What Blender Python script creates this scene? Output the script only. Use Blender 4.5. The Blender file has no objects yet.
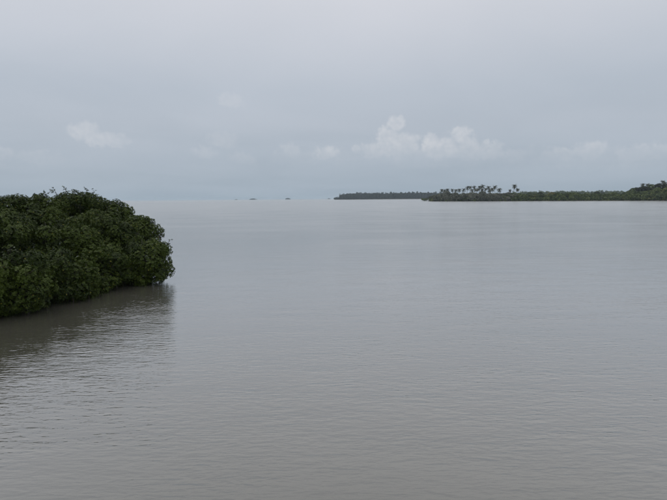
import bpy, math, random
import numpy as np
from mathutils import Matrix, Vector

scene = bpy.context.scene
C = scene.collection
R = math.radians

# ------------------------------------------------------------------ camera
F, CX, CY = 520.0, 333.5, 250.0            # photograph pixels (667 x 500)
EYE = Vector((0.0, 0.0, 4.5))
PITCH, ROLL = 5.64, -0.46
ROT = Matrix.Rotation(R(90 - PITCH), 3, 'X') @ Matrix.Rotation(R(ROLL), 3, 'Z')
cam_data = bpy.data.cameras.new('camera')
cam_data.sensor_fit = 'HORIZONTAL'; cam_data.sensor_width = 36.0
cam_data.lens = F / 667.0 * 36.0
cam_data.clip_start = 0.1; cam_data.clip_end = 60000.0
cam = bpy.data.objects.new('camera', cam_data); C.objects.link(cam)
cam.matrix_world = Matrix.Translation(EYE) @ ROT.to_4x4()
scene.camera = cam


def ray(px, py):
    return (ROT @ Vector(((px - CX) / F, -(py - CY) / F, -1.0))).normalized()


def at(px, py, dist):
    """point on the pixel's ray at that distance ahead (metres along +Y)"""
    d = ray(px, py)
    return EYE + d * (dist / d.y)


def horizon(px):
    return 198.65 - 0.00803 * (px - CX)


def shore_dist(px, py):
    return EYE.z * F / max(0.3, py - horizon(px))


# ------------------------------------------------------------------ sky, sun, exposure
SUN_EL, SUN_AZ = 62.0, 285.0               # high, ahead and to the left, veiled by cloud
world = bpy.data.worlds.new('World'); scene.world = world
world.use_nodes = True
wn = world.node_tree.nodes; wl = world.node_tree.links
wn.clear()


class NT:
    def __init__(s, tree): s.t = tree

    def n(s, kind, ins=None, **kw):
        nd = s.t.nodes.new(kind)
        for k, v in kw.items(): setattr(nd, k, v)
        for k, v in (ins or {}).items():
            if isinstance(v, bpy.types.NodeSocket): s.t.links.new(v, nd.inputs[k])
            else: nd.inputs[k].default_value = v
        return nd

    def m(s, op, a, b=0.0, c=None, clamp=False):
        ins = {0: a, 1: b}
        if c is not None: ins[2] = c
        return s.n('ShaderNodeMath', ins, operation=op, use_clamp=clamp).outputs[0]

    def v(s, op, a, b=(0, 0, 0)):
        nd = s.n('ShaderNodeVectorMath', {0: a, 1: b}, operation=op)
        return nd.outputs['Value'] if op in ('LENGTH', 'DOT_PRODUCT') else nd.outputs[0]

    def mr(s, val, a, b, c=0.0, d=1.0, smooth=True):
        return s.n('ShaderNodeMapRange', {0: val, 1: a, 2: b, 3: c, 4: d},
                   interpolation_type='SMOOTHSTEP' if smooth else 'LINEAR').outputs[0]

    def mix(s, fac, a, b, mode='MIX'):
        nd = s.n('ShaderNodeMix', data_type='RGBA', blend_type=mode)
        for k, v in ((0, fac), (6, a), (7, b)):
            if isinstance(v, bpy.types.NodeSocket): s.t.links.new(v, nd.inputs[k])
            else: nd.inputs[k].default_value = v if k == 0 else tuple(v) + ((1.0,) if len(v) == 3 else ())
        return nd.outputs[2]

    def noise(s, vec, scale, detail=3.0, rough=0.5, dist=0.0):
        return s.n('ShaderNodeTexNoise', {'Vector': vec, 'Scale': scale, 'Detail': detail,
                                          'Roughness': rough, 'Distortion': dist})

    def ramp(s, fac, stops):
        nd = s.n('ShaderNodeValToRGB', {0: fac})
        e = nd.color_ramp.elements
        while len(e) < len(stops): e.new(0.5)
        for el, (p, c) in zip(e, stops):
            el.position = p; el.color = tuple(c) + (1.0,)
        return nd.outputs[0]


def build_sky():
    W = NT(world.node_tree)
    tc = W.n('ShaderNodeTexCoord').outputs['Generated']
    sep = W.n('ShaderNodeSeparateXYZ', {0: tc})
    az = W.m('MULTIPLY', W.m('ARCTAN2', sep.outputs[0], sep.outputs[1]), 180 / math.pi)
    el = W.m('MULTIPLY', W.m('ARCSINE', sep.outputs[2]), 180 / math.pi)
    # overcast deck: blue-grey at the horizon, paler overhead (an overcast zenith is brighter)
    deck = W.ramp(W.mr(el, 0.0, 90.0, smooth=False), [
        (0.0, (0.365, 0.440, 0.520)), (0.045, (0.410, 0.472, 0.550)), (0.085, (0.466, 0.516, 0.588)), (0.125, (0.490, 0.540, 0.612)),
        (0.23, (0.655, 0.675, 0.730)), (0.36, (1.06, 1.08, 1.13)), (0.55, (1.48, 1.50, 1.55)), (1.0, (1.85, 1.86, 1.90))])
    # broad soft unevenness of the deck, in the plane of the clouds
    h = W.m('ADD', W.m('MAXIMUM', sep.outputs[2], 0.0), 0.12)
    flat = W.n('ShaderNodeCombineXYZ', {0: W.m('DIVIDE', sep.outputs[0], h), 1: W.m('DIVIDE', sep.outputs[1], h), 2: 0.0}).outputs[0]
    n1 = W.noise(flat, 0.55, 4.0, 0.5, 0.4).outputs[0]
    deck = W.mix(1.0, deck, W.n('ShaderNodeCombineColor', {0: W.mr(n1, 0.25, 0.75, 0.945, 1.065), 1: W.mr(n1, 0.25, 0.75, 0.953, 1.05),
                                                          2: W.mr(n1, 0.25, 0.75, 0.955, 1.04)}).outputs[0], 'MULTIPLY')
    # cumulus low over the sea, each a group of puffs at its azimuth and elevation
    p = W.n('ShaderNodeCombineXYZ', {0: az, 1: el, 2: 0.0}).outputs[0]
    wob = W.noise(p, 0.6, 7.0, 0.66).outputs['Color']
    wob = W.v('MULTIPLY', W.v('SUBTRACT', wob, (0.5, 0.5, 0.5)), (2.2, 1.7, 0.0))
    puf = W.n('ShaderNodeTexVoronoi', {'Vector': p, 'Scale': 1.15, 'Smoothness': 0.4}, feature='SMOOTH_F1').outputs['Distance']
    wb2 = W.noise(p, 2.6, 4.0, 0.6).outputs['Color']
    wb2 = W.v('MULTIPLY', W.v('SUBTRACT', wb2, (0.5, 0.5, 0.5)), (0.9, 0.9, 0.0))
    pw = W.v('ADD', W.v('ADD', p, wob), wb2)
    puffs = [(396, 124, 9, 8, 1.0), (388, 136, 13, 11, .95), (374, 149, 20, 10, .75), (400, 146, 20, 15, .8),
             (431, 145, 13, 11, 1.0), (444, 148, 20, 13, .9), (461, 135, 11, 12, .9), (470, 150, 18, 12, .7),
             (489, 151, 14, 10, .8), (513, 154, 12, 7, .65), (326, 153, 14, 8, .85), (290, 150, 11, 8, .42), (205, 152, 12, 6, .4),
             (243, 158, 14, 6, .45), (222, 140, 16, 8, .25), (83, 132, 15, 9, .6), (105, 140, 22, 7, .55),
             (232, 101, 15, 7, .35), (548, 157, 10, 6, .6), (566, 154, 12, 7, .8), (592, 151, 15, 9, .8), (628, 156, 12, 7, .8), (642, 153, 13, 8, .8),
             (663, 151, 12, 8, .8), (40, 158, 22, 7, .4), (-10, 154, 20, 9, .6), (-70, 150, 34, 10, .6), (720, 152, 30, 9, .6),
             (790, 156, 34, 8, .5), (-150, 154, 40, 9, .6), (465, 158, 95, 10, .32), (610, 158, 75, 10, .36), (320, 157, 55, 8, .28)]
    puf4 = W.m('MULTIPLY', W.m('SUBTRACT', puf, 0.35), 0.55)
    field = None
    for (x, y, rx, ry, s) in puffs:
        d = ray(x, y)
        a0 = math.degrees(math.atan2(d.x, d.y)); e0 = math.degrees(math.asin(d.z))
        k = math.degrees(1 / F)
        q = W.m('ADD', puf4, W.v('LENGTH', W.v('MULTIPLY', W.v('SUBTRACT', pw, (a0, e0, 0)), (1 / (rx * k), 1 / (ry * k), 0))))
        g = W.mr(q, 1.24, 0.66, 0.0, s)
        field = g if field is None else W.m('MAXIMUM', field, g)
    soft = W.noise(p, 0.35, 3.0, 0.5).outputs[0]
    base = W.mr(el, 3.6, 6.2)                     # bases dissolve into the haze over the sea
    field = W.m('MULTIPLY', W.m('MULTIPLY', field, W.m('ADD', W.m('MULTIPLY', base, 0.75), 0.25)), W.m('MULTIPLY', W.mr(soft, 0.25, 0.7, 0.6, 1.05), W.mr(W.noise(p, 1.3, 6.0, 0.6).outputs[0], 0.3, 0.68, 0.55, 1.12)))
    deck = W.mix(W.m('MULTIPLY', field, 0.85, clamp=True), deck, (0.63, 0.65, 0.69))
    sky = W.n('ShaderNodeTexSky', sky_type='NISHITA', sun_disc=False, sun_elevation=R(SUN_EL), sun_rotation=R(SUN_AZ),
              air_density=1.0, dust_density=3.0, altitude=0.0).outputs[0]
    skyb = W.mix(1.0, sky, (0.10, 0.10, 0.10), 'MULTIPLY')
    col = W.mix(0.06, deck, skyb)
    bg = W.n('ShaderNodeBackground', {0: col, 1: 1.0})
    out = W.n('ShaderNodeOutputWorld')
    wl.new(bg.outputs[0], out.inputs[0])


build_sky()
world.cycles.sampling_method = 'MANUAL'; world.cycles.sample_map_resolution = 256
sun_data = bpy.data.lights.new('sun', 'SUN')
sun_data.energy = 0.6; sun_data.angle = R(30); sun_data.color = (1.0, 0.96, 0.9)
sun = bpy.data.objects.new('sun', sun_data); C.objects.link(sun)
sd = Vector((math.sin(R(SUN_AZ)) * math.cos(R(SUN_EL)), math.cos(R(SUN_AZ)) * math.cos(R(SUN_EL)), math.sin(R(SUN_EL))))
sun.rotation_euler = sd.to_track_quat('Z', 'Y').to_euler()
sun.location = (0, -20, 60)

vs = scene.view_settings
vs.view_transform = 'Standard'; vs.look = 'None'; vs.exposure = 0.0; vs.gamma = 1.0; vs.use_curve_mapping = False
scene.render.engine = 'CYCLES'
scene.cycles.volume_bounces = 1
scene.cycles.max_bounces = 5
scene.cycles.diffuse_bounces = 2
scene.cycles.glossy_bounces = 2
scene.cycles.transmission_bounces = 2

# ------------------------------------------------------------------ helpers


def tag(o, label=None, cat=None, group=None, kind=None):
    if label: o['label'] = label
    if cat: o['category'] = cat
    if group: o['group'] = group
    if kind: o['kind'] = kind
    return o


def empty(name, loc):
    o = bpy.data.objects.new(name, None); C.objects.link(o)
    o.location = loc; o.empty_display_size = 0.3
    return o


def np_mesh(name, verts, faces, tint=None, smooth=False):
    """verts (n,3); faces (m,k) all of one size; tint per vertex"""
    me = bpy.data.meshes.new(name)
    verts = np.asarray(verts, dtype=np.float32); faces = np.asarray(faces, dtype=np.int32)
    m, k = faces.shape
    me.vertices.add(len(verts)); me.vertices.foreach_set('co', verts.ravel())
    me.loops.add(m * k); me.loops.foreach_set('vertex_index', faces.ravel())
    me.polygons.add(m); me.polygons.foreach_set('loop_start', np.arange(0, m * k, k, dtype=np.int32))
    if smooth: me.polygons.foreach_set('use_smooth', np.ones(m, dtype=bool))
    me.update(calc_edges=True)
    if tint is not None:
        a = me.attributes.new('tint', 'FLOAT', 'POINT'); a.data.foreach_set('value', np.asarray(tint, dtype=np.float32))
    return me


def link(name, me, mat, parent=None, loc=None):
    o = bpy.data.objects.new(name, me); C.objects.link(o)
    if mat and not me.materials: me.materials.append(mat)
    if parent: o.parent = parent
    if loc is not None: o.location = loc
    return o


class Tubes:
    """tapered tubes gathered into one mesh"""
    def __init__(s): s.v = []; s.f = []

    def add(s, pts, radii, sides=6):
        pts = [Vector(p) for p in pts]; base = len(s.v)
        for i, p in enumerate(pts):
            d = (pts[min(i + 1, len(pts) - 1)] - pts[max(i - 1, 0)]).normalized()
            a = d.orthogonal().normalized() if abs(d.z) > 0.95 else d.cross(Vector((0, 0, 1))).normalized()
            b = d.cross(a)
            for k in range(sides):
                t = 2 * math.pi * k / sides
                s.v.append(tuple(p + (a * math.cos(t) + b * math.sin(t)) * radii[i]))
        for i in range(len(pts) - 1):
            for k in range(sides):
                q = base + i * sides; k2 = (k + 1) % sides
                s.f.append((q + k, q + k2, q + sides + k2, q + sides + k))
        return s

    def build(s, name, mat, parent=None):
        return link(name, np_mesh(name, s.v, s.f, smooth=True), mat, parent)


# ------------------------------------------------------------------ materials


def new_mat(name):
    m = bpy.data.materials.new(name); m.use_nodes = True
    m.node_tree.nodes.clear()
    T = NT(m.node_tree); out = T.n('ShaderNodeOutputMaterial')
    return m, T, out


def leaf_mat(name, dark, light, yellow, rough=0.42, spec=0.5, trans=0.12):
    m, T, out = new_mat(name)
    t = T.n('ShaderNodeAttribute', attribute_name='tint').outputs['Fac']
    col = T.ramp(t, [(0.0, dark), (0.75, light), (0.93, light), (1.0, yellow)])
    b = T.n('ShaderNodeBsdfPrincipled', {'Base Color': col, 'Roughness': rough, 'Specular IOR Level': spec})
    tr = T.n('ShaderNodeBsdfTranslucent', {'Color': T.mix(1.0, col, (1.0, 1.25, 0.5), 'MULTIPLY')})
    mx = T.n('ShaderNodeMixShader', {0: trans, 1: b.outputs[0], 2: tr.outputs[0]})
    m.node_tree.links.new(mx.outputs[0], out.inputs[0])
    return m


def plain_mat(name, c1, c2, scale, rough=0.85, bump=0.3):
    m, T, out = new_mat(name)
    tc = T.n('ShaderNodeTexCoord').outputs['Object']
    n = T.noise(tc, scale, 5.0, 0.6)
    col = T.mix(T.mr(n.outputs[0], 0.3, 0.7), c1, c2)
    bp = T.n('ShaderNodeBump', {'Strength': bump, 'Distance': 0.05, 'Height': n.outputs[0]})
    b = T.n('ShaderNodeBsdfPrincipled', {'Base Color': col, 'Roughness': rough, 'Normal': bp.outputs[0]})
    m.node_tree.links.new(b.outputs[0], out.inputs[0])
    return m


M_LEAF = leaf_mat('mangrove_leaf', (0.009, 0.018, 0.002), (0.038, 0.057, 0.006), (0.13, 0.12, 0.02), 0.5, 0.15)
M_FAR = leaf_mat('far_leaf', (0.020, 0.034, 0.010), (0.100, 0.128, 0.034), (0.13, 0.12, 0.05), 0.6, 0.25)
M_GREYSCRUB = leaf_mat('grey_scrub_leaf', (0.060, 0.066, 0.052), (0.15, 0.15, 0.125), (0.18, 0.17, 0.13), 0.7, 0.2)
M_OLIVE = leaf_mat('olive_leaf', (0.06, 0.064, 0.02), (0.16, 0.14, 0.06), (0.2, 0.17, 0.08), 0.6, 0.25)
M_DARK = leaf_mat('dark_leaf', (0.012, 0.018, 0.011), (0.030, 0.036, 0.018), (0.05, 0.05, 0.025), 0.6, 0.25)
M_PALM = leaf_mat('palm_frond', (0.014, 0.020, 0.009), (0.042, 0.046, 0.015), (0.12, 0.095, 0.03), 0.5, 0.4)
M_BARK = plain_mat('bark', (0.022, 0.019, 0.016), (0.05, 0.044, 0.037), 6.0)
M_MUD = plain_mat('mud', (0.016, 0.014, 0.010), (0.03, 0.026, 0.02), 1.5, 1.0)
M_MUD.node_tree.nodes['Principled BSDF'].inputs['Specular IOR Level'].default_value = 0.0
M_SHORE = plain_mat('shore_soil', (0.05, 0.045, 0.032), (0.10, 0.09, 0.065), 0.15)

# ------------------------------------------------------------------ water


def water_mat():
    m, T, out = new_mat('estuary_water')
    geo = T.n('ShaderNodeNewGeometry').outputs['Position']

    def stretched(rot, sx, sy):
        return T.n('ShaderNodeMapping', {'Vector': geo, 'Rotation': (0, 0, R(rot)), 'Scale': (sx, sy, 1)}).outputs[0]
    # where a breath of wind ruffles the surface, and where it is slick
    patch = T.noise(stretched(6, 0.05, 0.13), 1.0, 3.0, 0.55, 0.3).outputs[0]
    patch2 = T.noise(stretched(-8, 0.35, 1.0), 1.0, 2.0, 0.5, 0.3).outputs[0]
    ruff = T.m('MULTIPLY', T.mr(patch, 0.3, 0.7, 0.65, 1.15), T.mr(patch2, 0.25, 0.75, 0.65, 1.15))
    w1 = T.noise(stretched(4, 1.1, 3.4), 1.95, 2.0, 0.5, 0.4).outputs[0]        # 0.25 m ripples
    w2 = T.noise(stretched(-6, 1.2, 3.6), 3.6, 2.0, 0.5, 0.3).outputs[0]       # 0.09 m ripples
    w3 = T.noise(stretched(3, 0.25, 0.7), 1.0, 2.0, 0.5).outputs[0]            # slow undulation
    hgt = T.m('ADD', T.m('MULTIPLY', w1, 0.0195), T.m('MULTIPLY', w2, 0.0095))
    hgt = T.m('ADD', T.m('MULTIPLY', hgt, ruff), T.m('MULTIPLY', w3, 0.018))
    bp = T.n('ShaderNodeBump', {'Strength': 1.0, 'Distance': 1.0, 'Height': hgt})
    # wavelets too small to see: more of them out on the open water than in the lee of the bank
    ps = T.n('ShaderNodeSeparateXYZ', {0: geo}).outputs
    open_ = T.m('MULTIPLY', T.m('MAXIMUM', T.mr(ps[0], -8.5, 3.0), T.mr(ps[1], 34.0, 90.0)), T.mr(ps[1], 8.0, 26.0))
    rg = T.m('MULTIPLY', T.m('ADD', 0.085, T.m('MULTIPLY', open_, T.mr(ps[1], 20.0, 300.0, 0.07, 0.105))), T.mr(patch, 0.3, 0.7, 0.85, 1.1))
    silt = T.noise(stretched(0, 0.012, 0.03), 1.0, 4.0, 0.5).outputs[0]
    col = T.mix(T.mr(silt, 0.3, 0.7), (0.054, 0.052, 0.042), (0.066, 0.063, 0.053))
    body = T.n('ShaderNodeBsdfDiffuse', {'Color': col})                          # silt hanging in the water
    gloss = T.n('ShaderNodeBsdfGlossy', {'Color': (1.0, 1.0, 0.995, 1), 'Roughness': rg, 'Normal': bp.outputs[0]}, distribution='MULTI_GGX')
    soft = T.v('ADD', T.v('MULTIPLY', bp.outputs[0], (.55, .55, .55)), (0.0, 0.0, .45))
    lw = T.n('ShaderNodeLayerWeight', {'Blend': 0.5, 'Normal': T.v('NORMALIZE', soft)}).outputs['Facing']
    fr = T.m('SMOOTH_MIN', T.m('MULTIPLY', T.m('POWER', lw, 2.6), 1.07), 0.69, 0.2)
    mx = T.n('ShaderNodeMixShader', {0: fr, 1: body.outputs[0], 2: gloss.outputs[0]})
    m.node_tree.links.new(mx.outputs[0], out.inputs[0])
    return m


FAR = 12000.0
water = link('water', np_mesh('water', [(-FAR, -60, 0), (FAR, -60, 0), (FAR, FAR, 0), (-FAR, FAR, 0)], [(0, 1, 2, 3)]), water_mat())
tag(water, 'calm grey-brown estuary water with small ripples', kind='structure')

# ------------------------------------------------------------------ land


def land(name, outline, height, mat, label):
    """low land inside an outline (x, y): edge under water, a bank, then flat top"""
    n = len(outline); pts = np.array(outline, float); c = pts.mean(0)
    v = []; rings = [(1.0, -0.4), (0.985, 0.12), (0.95, height * 0.6), (0.85, height), (0.4, height * 1.1), (0.02, height * 1.15)]
    for s, z in rings:
        for q in pts: v.append((*(c + (q - c) * s), z))
    f = []
    for i in range(len(rings) - 1):
        for k in range(n):
            f.append((i * n + k, i * n + (k + 1) % n, (i + 1) * n + (k + 1) % n, (i + 1) * n + k))
    return tag(link(name, np_mesh(name, v, f, smooth=True), mat), label, kind='structure')


# ------------------------------------------------------------------ foliage generators


def leaf_cloud(pos, axis, per, length, width, rng, spread=(0.6, 1.5), tint=None, shape=6):
    """rosettes of leaves: pos, axis (n,3); returns verts, faces, tint"""
    n = len(pos)
    axis = axis / np.linalg.norm(axis, axis=1, keepdims=True)
    ref = np.where(np.abs(axis[:, 2:3]) > 0.9, [[1.0, 0, 0]], [[0, 0, 1.0]])
    a = np.cross(axis, ref); a /= np.linalg.norm(a, axis=1, keepdims=True)
    b = np.cross(axis, a)
    P = np.repeat(pos, per, 0); A = np.repeat(axis, per, 0); U = np.repeat(a, per, 0); V = np.repeat(b, per, 0)
    N = n * per
    th = np.tile(np.arange(per) * 2.399, n) + np.repeat(rng.random(n) * 6.28, per) + rng.normal(0, .25, N)
    ph = rng.uniform(spread[0], spread[1], N)
    D = A * np.cos(ph)[:, None] + (U * np.cos(th)[:, None] + V * np.sin(th)[:, None]) * np.sin(ph)[:, None]
    S = np.cross(D, A); S /= np.maximum(np.linalg.norm(S, axis=1, keepdims=True), 1e-6)
    Nn = np.cross(S, D)
    L = (length * rng.uniform(.7, 1.2, N))[:, None]; Wd = (width * rng.uniform(.8, 1.15, N))[:, None]
    up = Nn * Wd * 0.22
    o = P + D * L * 0.12
    if shape == 6:
        vs_ = [o, o + D * L * .33 + S * Wd * .48 + up, o + D * L * .72 + S * Wd * .40 + up, o + D * L - Nn * L * .06,
               o + D * L * .72 - S * Wd * .40 + up, o + D * L * .33 - S * Wd * .48 + up]
        k = 6; fl = [(0, 1, 2, 3), (0, 3, 4, 5)]
    else:
        vs_ = [o, o + D * L * .5 + S * Wd * .5 + up, o + D * L, o + D * L * .5 - S * Wd * .5 + up]
        k = 4; fl = [(0, 1, 2, 3)]
    Vv = np.stack(vs_, 1).reshape(-1, 3)
    base = (np.arange(N) * k)[:, None, None]
    Ff = (base + np.array(fl)[None]).reshape(-1, 4)
    if tint is None: tint = rng.random(n)
    tt = np.clip(np.repeat(tint, per) * 0.8 + rng.normal(0.08, .09, N), 0, .93)
    tt = np.where(rng.random(N) < 0.012, 1.0, tt)
    return Vv, Ff, np.repeat(tt, k)


def sphere_dirs(n, rng):
    v = rng.normal(size=(n, 3)); return v / np.linalg.norm(v, axis=1, keepdims=True)


def make_lobes(centre, radii, n, rng, rel=(0.26, 0.44), low=-0.55, sep=0.40):
    """branch-end clumps over an ellipsoidal crown, plus a core"""
    centre = np.array(centre, float); radii = np.array(radii, float)
    d = []
    k = 0
    while len(d) < n and k < n * 60:
        k += 1
        q = sphere_dirs(1, rng)[0]
        if q[2] < low: continue
        if all(np.dot(q, e) < math.cos(sep) for e in d): d.append(q)
    rm = radii.mean(); out = []
    for q in d:
        r = rm * rng.uniform(*rel)
        c = centre + q * (radii - r * 0.8) * rng.uniform(.88, 1.12)
        out.append((c, r))
    return out


def lobes_leaves(lobes, density, rng, leaf, squash=0.85, minz=0.12, fill=0.25, up=.5):
    """positions and axes of rosettes over the outside of a set of lobes"""
    P = []; A = []; T = []
    cs = np.array([l[0] for l in lobes]); rs = np.array([l[1] for l in lobes])
    for i, (c, r) in enumerate(lobes):
        n = int(density * 4 * math.pi * r * r)
        if n < 1: continue
        d = sphere_dirs(n, rng)
        rad = r * np.where(rng.random(n) < fill, rng.uniform(.35, .85, n), rng.uniform(.86, 1.06, n) + 0.07 * np.sin(d[:, 0] * 9 + i) * np.cos(d[:, 2] * 8))
        p = c + d * rad[:, None] * np.array([1, 1, squash])
        dist = np.linalg.norm(p[:, None] - cs[None], axis=2) / rs[None]
        dist[:, i] = 9
        keep = (dist.min(1) > 0.72) & (p[:, 2] > minz) & ((d[:, 2] > -0.6) | (rng.random(n) < .35))
        P.append(p[keep]); A.append((d + [0, 0, up])[keep] + rng.normal(0, .18, (keep.sum(), 3)))
        T.append(np.clip(rng.normal(rng.uniform(.05, .9), .18, keep.sum()), 0, 1))
    return np.concatenate(P), np.concatenate(A), np.concatenate(T)


# ------------------------------------------------------------------ mangroves on the left
# bank edge: from the left of the frame to the tip of the thicket
E0, E1 = np.array((-13.4, 18.6)), np.array((-9.9, 29.6))
along = (E1 - E0) / np.linalg.norm(E1 - E0)
inward = np.array((-along[1], along[0]))
land('mud_bank', [tuple(E0 - along * 4 + inward * 1.5), tuple(E0 + inward * 1.5), tuple((E0 + E1) / 2 + inward * 1.5), tuple(E1 + inward * 1.2 - along * .6),
                  tuple(E1 + inward * 3 + along * 3), tuple(E1 + inward * 10 + along * 6), (-34, 44), (-44, 40), (-40, 20), (-22, 12)],
     0.22, M_MUD, 'dark mud bank under the mangroves on the left')


def mangrove(px, py, dist, rx, rz, label, seed, n=14, density=84, twigs=(), sprigs=7, roots=7, leaf=0.084, low=-.6, skirts=11, skirt_w=(.2, 1.2), skirt_q=(-.9, .9), rel=(.31, .47)):
    """crown centre given by its direction and distance; stands on the mud bank below it"""
    rng = np.random.default_rng(seed)
    c = at(px, py, dist)
    root = empty('mangrove_tree', (c.x, c.y, 0.0))
    tag(root, label, 'mangrove', 'mangroves growing out of the water on the left')
    top = c.z
    cen = np.array((0, 0, top)); rad = np.array((rx, rx * 1.02, rz))
    lobes = make_lobes(cen, rad, n, rng, rel, low, .52)
    core = [(cen * np.array((1, 1, .97)), min(rx, rz) * 0.60)]
    skirt = []
    for k in range(skirts):                       # leafy shoots low under the crown, on the landward side
        q = rng.uniform(*skirt_q) * rx; w = rng.uniform(*skirt_w)
        skirt.append((np.array((along[0] * q + inward[0] * w, along[1] * q + inward[1] * w, rng.uniform(.12, .7))), rng.uniform(.33, .48)))
    P, A, T = lobes_leaves(lobes + core + skirt, density, rng, leaf, minz=.03, fill=.34, up=.22)
    here = np.array((c.x, c.y, 0.0)); keep = np.ones(len(P), bool)
    for (oc, orad) in OTHERS:                     # leaves buried deep in a neighbouring crown never grow
        if np.linalg.norm(oc[:2] - here[:2]) > 4.5 or np.linalg.norm(oc[:2] - here[:2]) < .05: continue
        keep &= np.linalg.norm((P + here - oc) / orad, axis=1) > 0.72
    P, A, T = P[keep], A[keep], T[keep]
    tb = Tubes()
    base_z = 0.55
    tb.add([(0.05, 0.03, -.05), (0.0, 0, base_z), (rng.normal(0, .12), rng.normal(0, .12), top * .6), (rng.normal(0, .15), rng.normal(0, .15), top)], [.10, .095, .075, .04], 7)
    for (lc, r) in lobes:
        s = np.array((0, 0, base_z + rng.uniform(0, .5) * top))
        e = np.array(lc); mid = (s + e) / 2 + rng.normal(0, .12, 3) + np.array((0, 0, -.1))
        tb.add([s, mid, e], [.045, .03, .014], 5)
    # twigs that reach past the crown, with a rosette at each end
    ep = []; ea = []
    for k in range(sprigs):
        lc, r = lobes[rng.integers(len(lobes))]
        d = sphere_dirs(1, rng)[0]; d[2] = abs(d[2]) + .35; d /= np.linalg.norm(d)
        e = lc + d * (r + rng.uniform(.05, .22)); tb.add([lc, (lc + e) / 2 + rng.normal(0, .03, 3), e], [.018, .014, .009], 4)
        for q in range(3): ep.append(e + rng.normal(0, .045, 3)); ea.append(d + rng.normal(0, .3, 3))
    for (tx, ty, td) in twigs:
        w = at(tx, ty, td); e = np.array((w.x - c.x, w.y - c.y, w.z))
        lc = min(lobes, key=lambda l: np.linalg.norm(l[0] - e))[0]
        tb.add([lc, (lc + e) / 2 + np.array((0, 0, .05)), e], [.022, .016, .010], 4)
        for q in range(5): ep.append(e + rng.normal(0, .06, 3)); ea.append((e - lc) + rng.normal(0, .5, 3))
        ep.append(lc + (e - lc) * .7); ea.append(e - lc)
    if ep:
        P = np.concatenate([P, np.array(ep)]); A = np.concatenate([A, np.array(ea)]); T = np.concatenate([T, rng.uniform(.2, .7, len(ep))])
    v, f, t = leaf_cloud(P, A, 6, leaf, leaf * .62, rng, (.9, 1.5), tint=T, shape=4)
    tb.build('trunk', M_BARK, root)
    cr = link('crown', np_mesh('crown', v, f, t), M_LEAF, root); cr['kind'] = 'stuff'
    for k in range(roots):
        a = k * 2 * math.pi / roots + rng.normal(0, .25); q = rng.uniform(.5, .95)
        s = np.array((0, 0, rng.uniform(.45, .95))); e = np.array((math.cos(a) * q, math.sin(a) * q, -.15))
        Tubes().add([s, s * .8 + e * .45 + np.array((0, 0, .12)), s * .3 + np.array((e[0] * .9, e[1] * .9, 0.05)), e], [.032, .028, .024, .02], 5).build('prop_root', M_BARK, root)
    return root


MANGROVES = [
    # px,  py, dist,  rx,  rz, label
    (148.5, 261, 28.3, 1.42, 1.30, 'rounded mangrove at the tip of the thicket, leaning over the open water', dict(twigs=[(163.5, 231, 29.5)], n=15, low=-.95, skirts=40, skirt_w=(-.95, 2.1), skirt_q=(-.7, .5))),
    (105, 268, 26.3, 1.30, 1.35, 'mangrove bulging over the waterline just left of the tip mangrove', dict(low=-.95, n=15, skirts=18, skirt_w=(-.75, 1.0))),
    (66, 276, 23.4, 1.40, 1.35, 'mangrove in the middle of the waterline row, its lowest leaves close above the dark water', dict(low=-.95, n=15, skirts=18, skirt_w=(-.75, 1.0))),
    (20, 283, 20.9, 1.35, 1.38, 'nearest mangrove low at the left edge of the picture above the water', dict(low=-.95, n=15, skirts=18, skirt_w=(-.75, 1.0))),
    (-30, 285, 19.6, 1.4, 1.5, 'mangrove at the waterline mostly cut off by the left edge', dict(low=-.95, n=15, skirts=18, skirt_w=(-.75, 1.0))),
    (136, 235, 32.5, 1.45, 1.25, 'sloping mangrove behind and above the tip mangrove against the pale water', dict(n=15)),
    (108, 238, 30.0, 1.45, 1.25, 'mangrove in the second row above the bulge left of the tip', {}),
    (72, 243, 27.2, 1.50, 1.35, 'mangrove in the centre of the thicket below the tallest crown', {}),
    (28, 248, 25.2, 1.55, 1.45, 'mangrove in the second row directly above the nearest low one at left', {}),
    (-14, 245, 23.6, 1.5, 1.5, 'second-row mangrove whose crown meets the left edge halfway up the thicket', {}),
    (112, 217, 34.5, 1.50, 1.15, 'mangrove on the descending right shoulder of the skyline', dict(n=15)),
    (78, 210, 33.2, 1.75, 1.30, 'tallest mangrove, its crown the peak of the skyline', dict(twigs=[(54, 189.5, 33), (64, 188.6, 33), (86, 189.6, 33), (94, 191.6, 33)], n=16)),
    (42, 214, 31.0, 1.55, 1.25, 'mangrove with twigs above the horizon left of the tallest crown', dict(twigs=[(34.5, 194.5, 31), (44, 192.5, 31), (52, 190.5, 31)], n=15)),
    (8, 216, 29.0, 1.60, 1.20, 'mangrove whose flat top lies on the horizon at the left edge', dict(n=15)),
    (48, 228, 28.6, 1.45, 1.2, 'inner mangrove in the hollow between the skyline crowns and the middle row', {}),
    (98, 229, 31.6, 1.45, 1.2, 'inner mangrove filling the saddle between the tallest crown and the right shoulder', {}),
    (124, 248, 30.6, 1.15, 1.1, 'inner mangrove wedged between the tip mangrove and the sloping one behind it', {}),
    (5, 232, 26.8, 1.45, 1.2, 'inner mangrove in the dark hollow near the left edge', {}),
]
OTHERS = []
for (px, py, d, rx, rz, lab, kw) in MANGROVES:
    w_ = at(px, py, d); OTHERS.append((np.array(w_), np.array((rx, rx, rz))))
for i, (px, py, d, rx, rz, lab, kw) in enumerate(MANGROVES):
    mangrove(px, py, d, rx, rz, lab, 100 + i, **kw)

# ------------------------------------------------------------------ the far shore on the right
SHORE = [(419, 201.0), (430, 201.25), (455, 201.3), (480, 201.2), (515, 201.05), (555, 200.9), (600, 200.7), (640, 200.6), (667, 200.6), (720, 201.2), (800, 203)]


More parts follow.
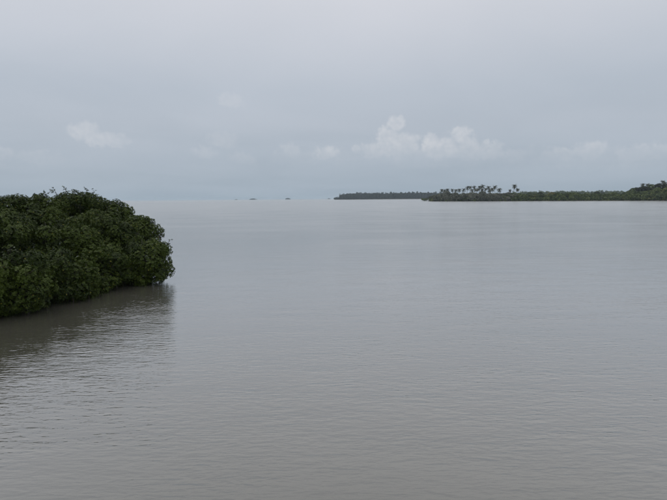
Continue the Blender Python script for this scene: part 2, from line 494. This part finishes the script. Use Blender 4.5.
def shore_at(px):
    ys = np.interp(px, [p[0] for p in SHORE], [p[1] for p in SHORE])
    return shore_dist(px, ys)


def ground(px, back=0.0, z=0.0):
    """a point `back` metres behind the shoreline in the direction of that pixel column"""
    d = shore_at(px) + back
    t = (px - CX) / F
    return Vector((t * d, d, z))


front = [tuple(ground(p[0])[:2]) for p in SHORE if p[0] > 428]
back = [(1500, 1400), (900, 1700), (480, 1500), tuple(ground(455, 260)[:2]), tuple(ground(436, 150)[:2])]
n_pts = []
poly = front + back
v = [(x, y, -0.4) for x, y in poly] + [(x + (6 if i == 0 else 0), y + (8 if i < len(front) else -8), .5) for i, (x, y) in enumerate(poly)]
k = len(poly)
bm_f = [(i, (i + 1) % k, k + (i + 1) % k, k + i) for i in range(k)]
me = bpy.data.meshes.new('shore'); me.from_pydata(v, [], bm_f + [tuple(range(k, 2 * k))]); me.update()
tag(link('shore', me, M_SHORE), 'low shore across the water on the right', kind='structure')


def far_crown(cs, rng, size, density, per=4, minz=0.2, squash=.85, low_only=False):
    P, A, T = lobes_leaves(cs, density, rng, size, squash, minz, .2)
    return leaf_cloud(P, A, per, size, size * .62, rng, tint=T, shape=4)


def far_shrub(name, px, back, h, w, mat, label, seed, cat='bush', group=None, lean=0.0, size=1.05, dense=1.0, n=11):
    rng = np.random.default_rng(seed)
    g = ground(px, back, 0.3)
    root = empty(name, g); tag(root, label, cat, group)
    lobes = make_lobes((0, 0, h * .55), (w / 2, w / 2, h * .47), n, rng, (.3, .48), -.9) + [(np.array((0, 0, h * .5)), min(h, w) * .33)]
    v, f, t = far_crown(lobes, rng, size, 1.25 * dense)
    tb = Tubes().add([(0, 0, -.4), (0.1, 0, h * .3), (.2, .1, h * .7)], [w * .03 + .06, w * .025 + .04, .06], 6)
    for lc, r in lobes[:7]: tb.add([(0.05, 0, h * .2), tuple((lc + np.array((0, 0, h * .1))) * .55), tuple(lc)], [.1, .07, .03], 4)
    tb.build('trunk', M_BARK, root)
    c = link('crown', np_mesh('crown', v, f, t), mat, root); c['kind'] = 'stuff'
    return root


def thicket(name, span, depth, hfun, mat, label, seed, step=3.0, size=1.2, density=0.8, gd=None, jitter=.42):
    """a belt of scrub that reads as one mass"""
    rng = np.random.default_rng(seed); gd = gd or ground
    V = []; Fc = []; Tn = []; off = 0
    for px in np.arange(span[0], span[1], step):
        lobes = []
        for bk in np.arange(1.5, depth, 6.0):
            q = px + rng.uniform(-.5, .5) * step
            h = hfun(q, bk) * rng.uniform(1 - jitter, 1 + jitter * .4)
            g = gd(q, bk + rng.uniform(-1, 2), 0.3)
            r = max(1.2, min(3.2, h * .38))
            z = r * .8
            while z < h - r * .4:
                lobes.append((np.array((g.x + rng.normal(0, .8), g.y + rng.normal(0, .8), z)), r * rng.uniform(.75, 1.1))); z += r * 1.1
            lobes.append((np.array((g.x, g.y, max(r * .7, h - r * .8))), r * rng.uniform(.7, 1.0)))
        v, f, t = far_crown(lobes, rng, size, density)
        t = np.clip(t * rng.uniform(.25, 1.25), 0, 1)
        V.append(v); Fc.append(f + off); Tn.append(t); off += len(v)
    return tag(link(name, np_mesh(name, np.concatenate(V), np.concatenate(Fc), np.concatenate(Tn)), mat), label, kind='stuff')


def top_to_h(px, top_y, back):
    d = shore_at(px) + back
    return EYE.z + (horizon(px) - top_y) * d / F


def prof(pts):
    xs = [p[0] for p in pts]; ys = [p[1] for p in pts]
    return lambda px, bk: max(1.5, top_to_h(px, np.interp(px, xs, ys), bk) * (0.55 if bk < 4 else 0.8 if bk < 9 else 1.0))


thicket('grey_scrub', (431, 512), 30, prof([(430, 197.5), (434, 195), (440, 193.6), (500, 193.2), (512, 194)]), M_GREYSCRUB,
        'grey-green scrub along the shore below the palms', 11, 2.6)
thicket('shore_scrub', (431, 560), 7, prof([(430, 198), (436, 196.5), (455, 196), (500, 195.6), (560, 196)]), M_FAR,
        'low dark green waterside scrub in front of the palms', 12, 2.6)
thicket('shore_thicket', (508, 700), 26, prof([(508, 194), (530, 194.2), (560, 194.2), (590, 194.6), (620, 194.2), (632, 192), (667, 190), (700, 190)]), M_FAR,
        'green mangrove scrub along the right-hand shore', 13, 2.8)
sh = 'bushes along the right-hand shore'
far_shrub('islet_bush', 424.2, 2, 3.6, 9.5, M_FAR, 'small round bush standing in the water off the end of the right shore', 21, group=sh, size=.7, dense=1.6)
far_shrub('shore_bush', 438.5, 12, 7.5, 8, M_DARK, 'dark bush under the leftmost palms of the grove', 22, group=sh)
far_shrub('shore_bush', 503, 10, 6.8, 10, M_FAR, 'rounded green bush right of the palm grove', 23, group=sh)
far_shrub('shore_bush', 511.5, 26, 8.6, 6, M_DARK, 'dark bush standing below the lone palms', 24, group=sh)
far_shrub('shore_bush', 538.5, 22, 9.3, 13, M_DARK, 'broad dark bush right of the lone palms, beside an olive bush', 25, group=sh)
far_shrub('shore_bush', 550, 20, 9.3, 11, M_OLIVE, 'olive-yellow bush beside the broad dark bush', 26, group=sh)
far_shrub('shore_bush', 533, 8, 6.2, 8, M_OLIVE, 'low olive bush in front of the broad dark bush', 27, group=sh)
far_shrub('shore_bush', 571, 18, 8.3, 12, M_FAR, 'rounded green bush halfway along the right shore', 28, group=sh)
far_shrub('shore_bush', 595.5, 26, 8.8, 7, M_DARK, 'small dark tree rising above the scrub left of the tall trees', 29, group=sh)
far_shrub('shore_bush', 613.5, 24, 8.0, 9, M_FAR, 'rounded green bush nearest to the tall trees on the right', 30, group=sh)
far_shrub('shore_bush', 584, 9, 6.6, 12, M_FAR, 'low green waterside bush left of the small dark tree', 31, group=sh)

# tall dark trees at the right edge
tg = 'tall dark trees at the right end of the shore'
for i, (px, ty, w, bk, lab) in enumerate([
        (630.5, 189.0, 10, 28, 'lowest dark tree at the left end of the tall clump on the right'),
        (636.5, 186.6, 10, 34, 'dark tree, second from the left in the tall clump'),
        (643, 185.6, 10, 30, 'dark tree under the spiky palm tops of the tall clump'),
        (650, 185.4, 10, 36, 'dark tree in the middle of the tall clump, right of the spiky tops'),
        (656.5, 184.6, 9, 30, 'dark tree on the rise towards the highest tree'),
        (663.5, 182.8, 11, 34, 'highest dark tree of the clump at the right edge of the picture'),
        (672, 182.6, 12, 30, 'dark tree cut off by the right edge of the picture')]):
    far_shrub('shore_tree', px, bk, top_to_h(px, ty, bk), w, M_DARK if i % 3 else M_FAR, lab, 40 + i, 'tree', tg, n=15, size=1.0)
    
# ------------------------------------------------------------------ coconut palms


def palm_mesh(h, lean, rng, crown=4.6, n=36):
    """trunk points and a crown of drooping fronds with leaflets"""
    tip = Vector((lean[0], lean[1], h))
    pts = [Vector((lean[0] * s * s, lean[1] * s * s, h * s)) for s in (0, .2, .4, .6, .8, 1)]
    tb = Tubes().add([pts[0] - Vector((0, 0, .5))] + pts, [.30, .26, .22, .20, .19, .18, .16], 7)
    V = []; Fc = []; T = []
    for k in range(n):
        a = k * 2.399 + rng.normal(0, .15); up = rng.uniform(-.6, 1.2) if k > 8 else rng.uniform(.8, 1.5)
        L = crown * rng.uniform(.75, 1.1); p = tip.copy(); e = up; seg = 7
        rach = [p.copy()]
        for s in range(seg):
            d = Vector((math.cos(a) * math.cos(e), math.sin(a) * math.cos(e), math.sin(e)))
            p = p + d * (L / seg); rach.append(p.copy()); e -= rng.uniform(.14, .31)
        side = Vector((-math.sin(a), math.cos(a), 0)); tn = rng.uniform(.1, .8) if up > 0 else rng.uniform(.6, 1.0)
        for s in range(seg):
            p0, p1 = rach[s], rach[s + 1]; wd = .9 * math.sin(math.pi * (0.16 + .8 * s / seg)) + .08
            for sg in (-1, 1):
                for h2 in (0, .5):
                    q0 = p0.lerp(p1, h2); q1 = p0.lerp(p1, h2 + .36)
                    t_ = q1 + side * sg * wd + (p1 - p0) * .55 + Vector((0, 0, -.45 * wd))
                    b = len(V); V += [tuple(q0), tuple(q1), tuple(t_ + (p1 - p0) * .08), tuple(t_)]
                    Fc.append((b, b + 1, b + 2, b + 3)); T += [tn] * 4
    return tb, V, Fc, T


def palm(px, crown_y, bk, label, seed, group, size=3.7):
    rng = np.random.default_rng(seed)
    g = ground(px, bk, 0.4); h = top_to_h(px, crown_y + .3, bk) - .4
    lean = (rng.normal(0, 1.4), rng.normal(0, 1.2))
    g.x -= lean[0]; g.y -= lean[1]
    root = empty('coconut_palm', g); tag(root, label, 'palm', group)
    tb, V, Fc, T = palm_mesh(h, lean, rng, size * rng.uniform(.85, 1.18))
    tb.build('trunk', M_BARK, root)
    c = link('crown', np_mesh('crown', V, Fc, T), M_PALM, root); c['kind'] = 'stuff'


ORD = ['first', 'second', 'third', 'fourth', 'fifth', 'sixth', 'seventh', 'eighth', 'ninth', 'tenth', 'eleventh', 'twelfth', 'thirteenth', 'fourteenth',
       'fifteenth', 'sixteenth', 'seventeenth', 'eighteenth', 'nineteenth', 'twentieth', 'twenty-first', 'twenty-second', 'twenty-third', 'twenty-fourth', 'twenty-fifth']
GROVE = sorted([(441.6, 189.9), (444.4, 190.6), (447.2, 189.8), (452, 189.9), (455.6, 190.3), (459, 190), (463.4, 189.9), (467.3, 187.6), (469.8, 187),
                (473.8, 187.2), (471.6, 190.3), (475.4, 190), (477.6, 189.2), (479.2, 187), (482.2, 186.1), (481.6, 189.4), (485, 189), (488, 187.3),
                (488.9, 189.9), (491.7, 189), (494.3, 186.8)])
for i, (px, cy) in enumerate(GROVE):
    where = 'taller ' if cy < 188 else ''
    palm(px, cy, 45 + (i * 37 % 50), f'{where}coconut palm, {ORD[i]} from the left in the grove on the right shore', 200 + i, 'coconut palms in the grove')
lg = 'palms standing apart right of the grove'
palm(498.8, 189.6, 40, 'dark palm standing just clear of the right end of the grove', 230, lg, 4.0)
palm(509.4, 190.3, 60, 'smallest lone palm, leftmost of the three apart from the grove', 231, lg, 2.8)
palm(513.8, 185.9, 55, 'tallest lone palm standing high above the scrub right of the grove', 232, lg, 4.2)
palm(517, 189.4, 50, 'lone palm, rightmost of the three apart from the grove', 233, lg, 3.8)
cg = 'palms among the tall dark trees'
palm(641, 184.6, 40, 'spiky palm top at the left of the pair in the tall dark clump', 234, cg, 3.2)
palm(646, 184.6, 42, 'spiky palm top at the right of the pair in the tall dark clump', 235, cg, 3.2)
palm(661, 182.0, 44, 'spiky palm top above the highest trees at the right edge', 236, cg, 3.0)

# ------------------------------------------------------------------ farther land


def belt(name, span, dist, hfun, mat, label, seed, step=1.0, size=3.0, density=.17, rows=3, gap=26.0):
    """far wood: a belt of crowns that reads as one mass"""
    rng = np.random.default_rng(seed); lobes = []
    for px in np.arange(span[0], span[1], step):
        for rw in range(rows):
            q = px + rng.uniform(-.5, .5) * step; d = (dist(q) if callable(dist) else dist) + rw * gap + rng.uniform(-6, 6)
            h = max(2.5, hfun(q) * rng.uniform(.72, 1.08) * (1 if rw else .8)); x = (q - CX) / F * d
            r = min(5.0, h * .36)
            for z in np.arange(r * .7, h - r * .5, r * 1.2): lobes.append((np.array((x + rng.normal(0, 1.5), d, z)), r * rng.uniform(.8, 1.1)))
            lobes.append((np.array((x, d, max(r * .6, h - r))), r * rng.uniform(.6, 1.05)))
            if rng.random() < .85 and h > 9: lobes.append((np.array((x + rng.normal(0, 2), d, h + rng.uniform(-.5, 2.2))), rng.uniform(1.2, 2.4)))
    Vs = []; Fs = []; Ts = []; off = 0
    for i in range(0, len(lobes), 24):
        v, f, t = far_crown(lobes[i:i + 24], rng, size, density, 4, .3)
        Vs.append(v); Fs.append(f + off); Ts.append(t); off += len(v)
    return tag(link(name, np_mesh(name, np.concatenate(Vs), np.concatenate(Fs), np.concatenate(Ts)), mat), label, kind='stuff')


HD = 2300.0
hy = lambda y: (lambda q: EYE.z + (horizon(q) - y(q)) * HD / F)
belt('headland_wood', (336, 446), HD, hy(lambda q: np.interp(q, [336, 340, 341, 348, 400, 446], [197.6, 197.3, 194.8, 193.9, 193.1, 192.8])), M_DARK,
     'dark wooded headland reaching out over the far water', 50, 1.0)
land('headland', [((334.5 - CX) / F * HD, HD - 15), ((380 - CX) / F * HD, HD - 30), ((455 - CX) / F * HD, HD - 30), ((470 - CX) / F * (HD + 300), HD + 300),
                  ((380 - CX) / F * (HD + 250), HD + 250), ((336 - CX) / F * (HD + 60), HD + 60)], 1.0, M_SHORE, 'low far headland beyond the right shore')
RD = 1650.0
belt('ridge_wood', (512, 700), RD, lambda q: EYE.z + (horizon(q) - np.interp(q, [512, 535, 550, 562, 568, 590, 600, 632, 700], [192.9, 191.9, 192.6, 191.4, 192.2, 191.9, 191.5, 191.8, 191]) - .1) * RD / F,
     M_FAR, 'far wood showing as a bluish line above the right shore', 51, 1.5, 3.0, .15)
LD = 2600.0
belt('left_shore_wood', (-60, 42), LD, lambda q: EYE.z + (horizon(q) - np.interp(q, [-60, 10, 30, 42], [195.5, 196.6, 197.2, 199]) - .1) * LD / F, M_DARK,
     'far wooded shore seen over the mangroves at the left edge', 52, 1.2, 3.2, .15)
land('left_shore', [((-80 - CX) / F * LD, LD - 40), ((46 - CX) / F * LD, LD - 40), ((44 - CX) / F * (LD + 200), LD + 200), ((-80 - CX) / F * (LD + 200), LD + 200)],
     1.0, M_SHORE, 'low far shore behind the mangroves on the left')


def islet(px, dist, w, h, label, seed):
    rng = np.random.default_rng(seed)
    root = empty('islet', ((px - CX) / F * dist, dist, 0)); tag(root, label, 'island', 'small islets on the horizon')
    v = []; f = []; n = 18
    for s, z in ((1.0, -.4), (.93, .5), (.5, 1.4), (.02, 1.6)):
        for k in range(n):
            a = 2 * math.pi * k / n; v.append((math.cos(a) * w / 2 * s, math.sin(a) * w / 3 * s, z))
    for i in range(3):
        for k in range(n): f.append((i * n + k, i * n + (k + 1) % n, (i + 1) * n + (k + 1) % n, (i + 1) * n + k))
    link('islet_ground', np_mesh('islet_ground', v, f, smooth=True), M_SHORE, root)
    lobes = []
    for k in range(int(w / 3)):
        x = rng.uniform(-.42, .42) * w; hh = h * (1 - (abs(x) / (w * .5)) ** 2) * rng.uniform(.75, 1.05); r = max(1.6, hh * .36)
        for z in np.arange(r * .6 + 1, max(hh - r * .5, r + 1), r * 1.1): lobes.append((np.array((x, rng.uniform(-.2, .2) * w, z)), r))
    v, f, t = far_crown(lobes, rng, 2.4, .4, 4, .8)
    c = link('trees', np_mesh('trees', v, f, t), M_DARK, root); c['kind'] = 'stuff'


islet(254, 5200, 84, 12, 'low wooded islet on the horizon, the longer one towards the left', 61)
islet(288.5, 5200, 66, 14, 'short humped islet on the horizon, midway between the longer islet and the headland', 62)
islet(237, 6000, 38, 7, 'faint speck of an islet on the horizon left of the longer islet', 63)
islet(329.5, 5600, 36, 8, 'faint speck of an islet just off the tip of the headland', 64)

# ------------------------------------------------------------------ haze
hm, HT, hout = new_mat('haze')
pv = HT.n('ShaderNodeVolumePrincipled', {'Color': (0.51, 0.61, 0.69, 1), 'Density': 0.9e-4, 'Anisotropy': 0.0})
hm.node_tree.links.new(pv.outputs[0], hout.inputs['Volume'])
x0, x1, y0, y1, z0, z1 = -FAR - 30, FAR + 30, -90, FAR + 30, -1.5, 36.0
hv = [(x, y, z) for z in (z0, z1) for (x, y) in ((x0, y0), (x1, y0), (x1, y1), (x0, y1))]
hf = [(0, 3, 2, 1), (4, 5, 6, 7), (0, 1, 5, 4), (1, 2, 6, 5), (2, 3, 7, 6), (3, 0, 4, 7)]
tag(link('haze', np_mesh('haze', hv, hf), hm), 'thin pale haze over the estuary', kind='stuff')
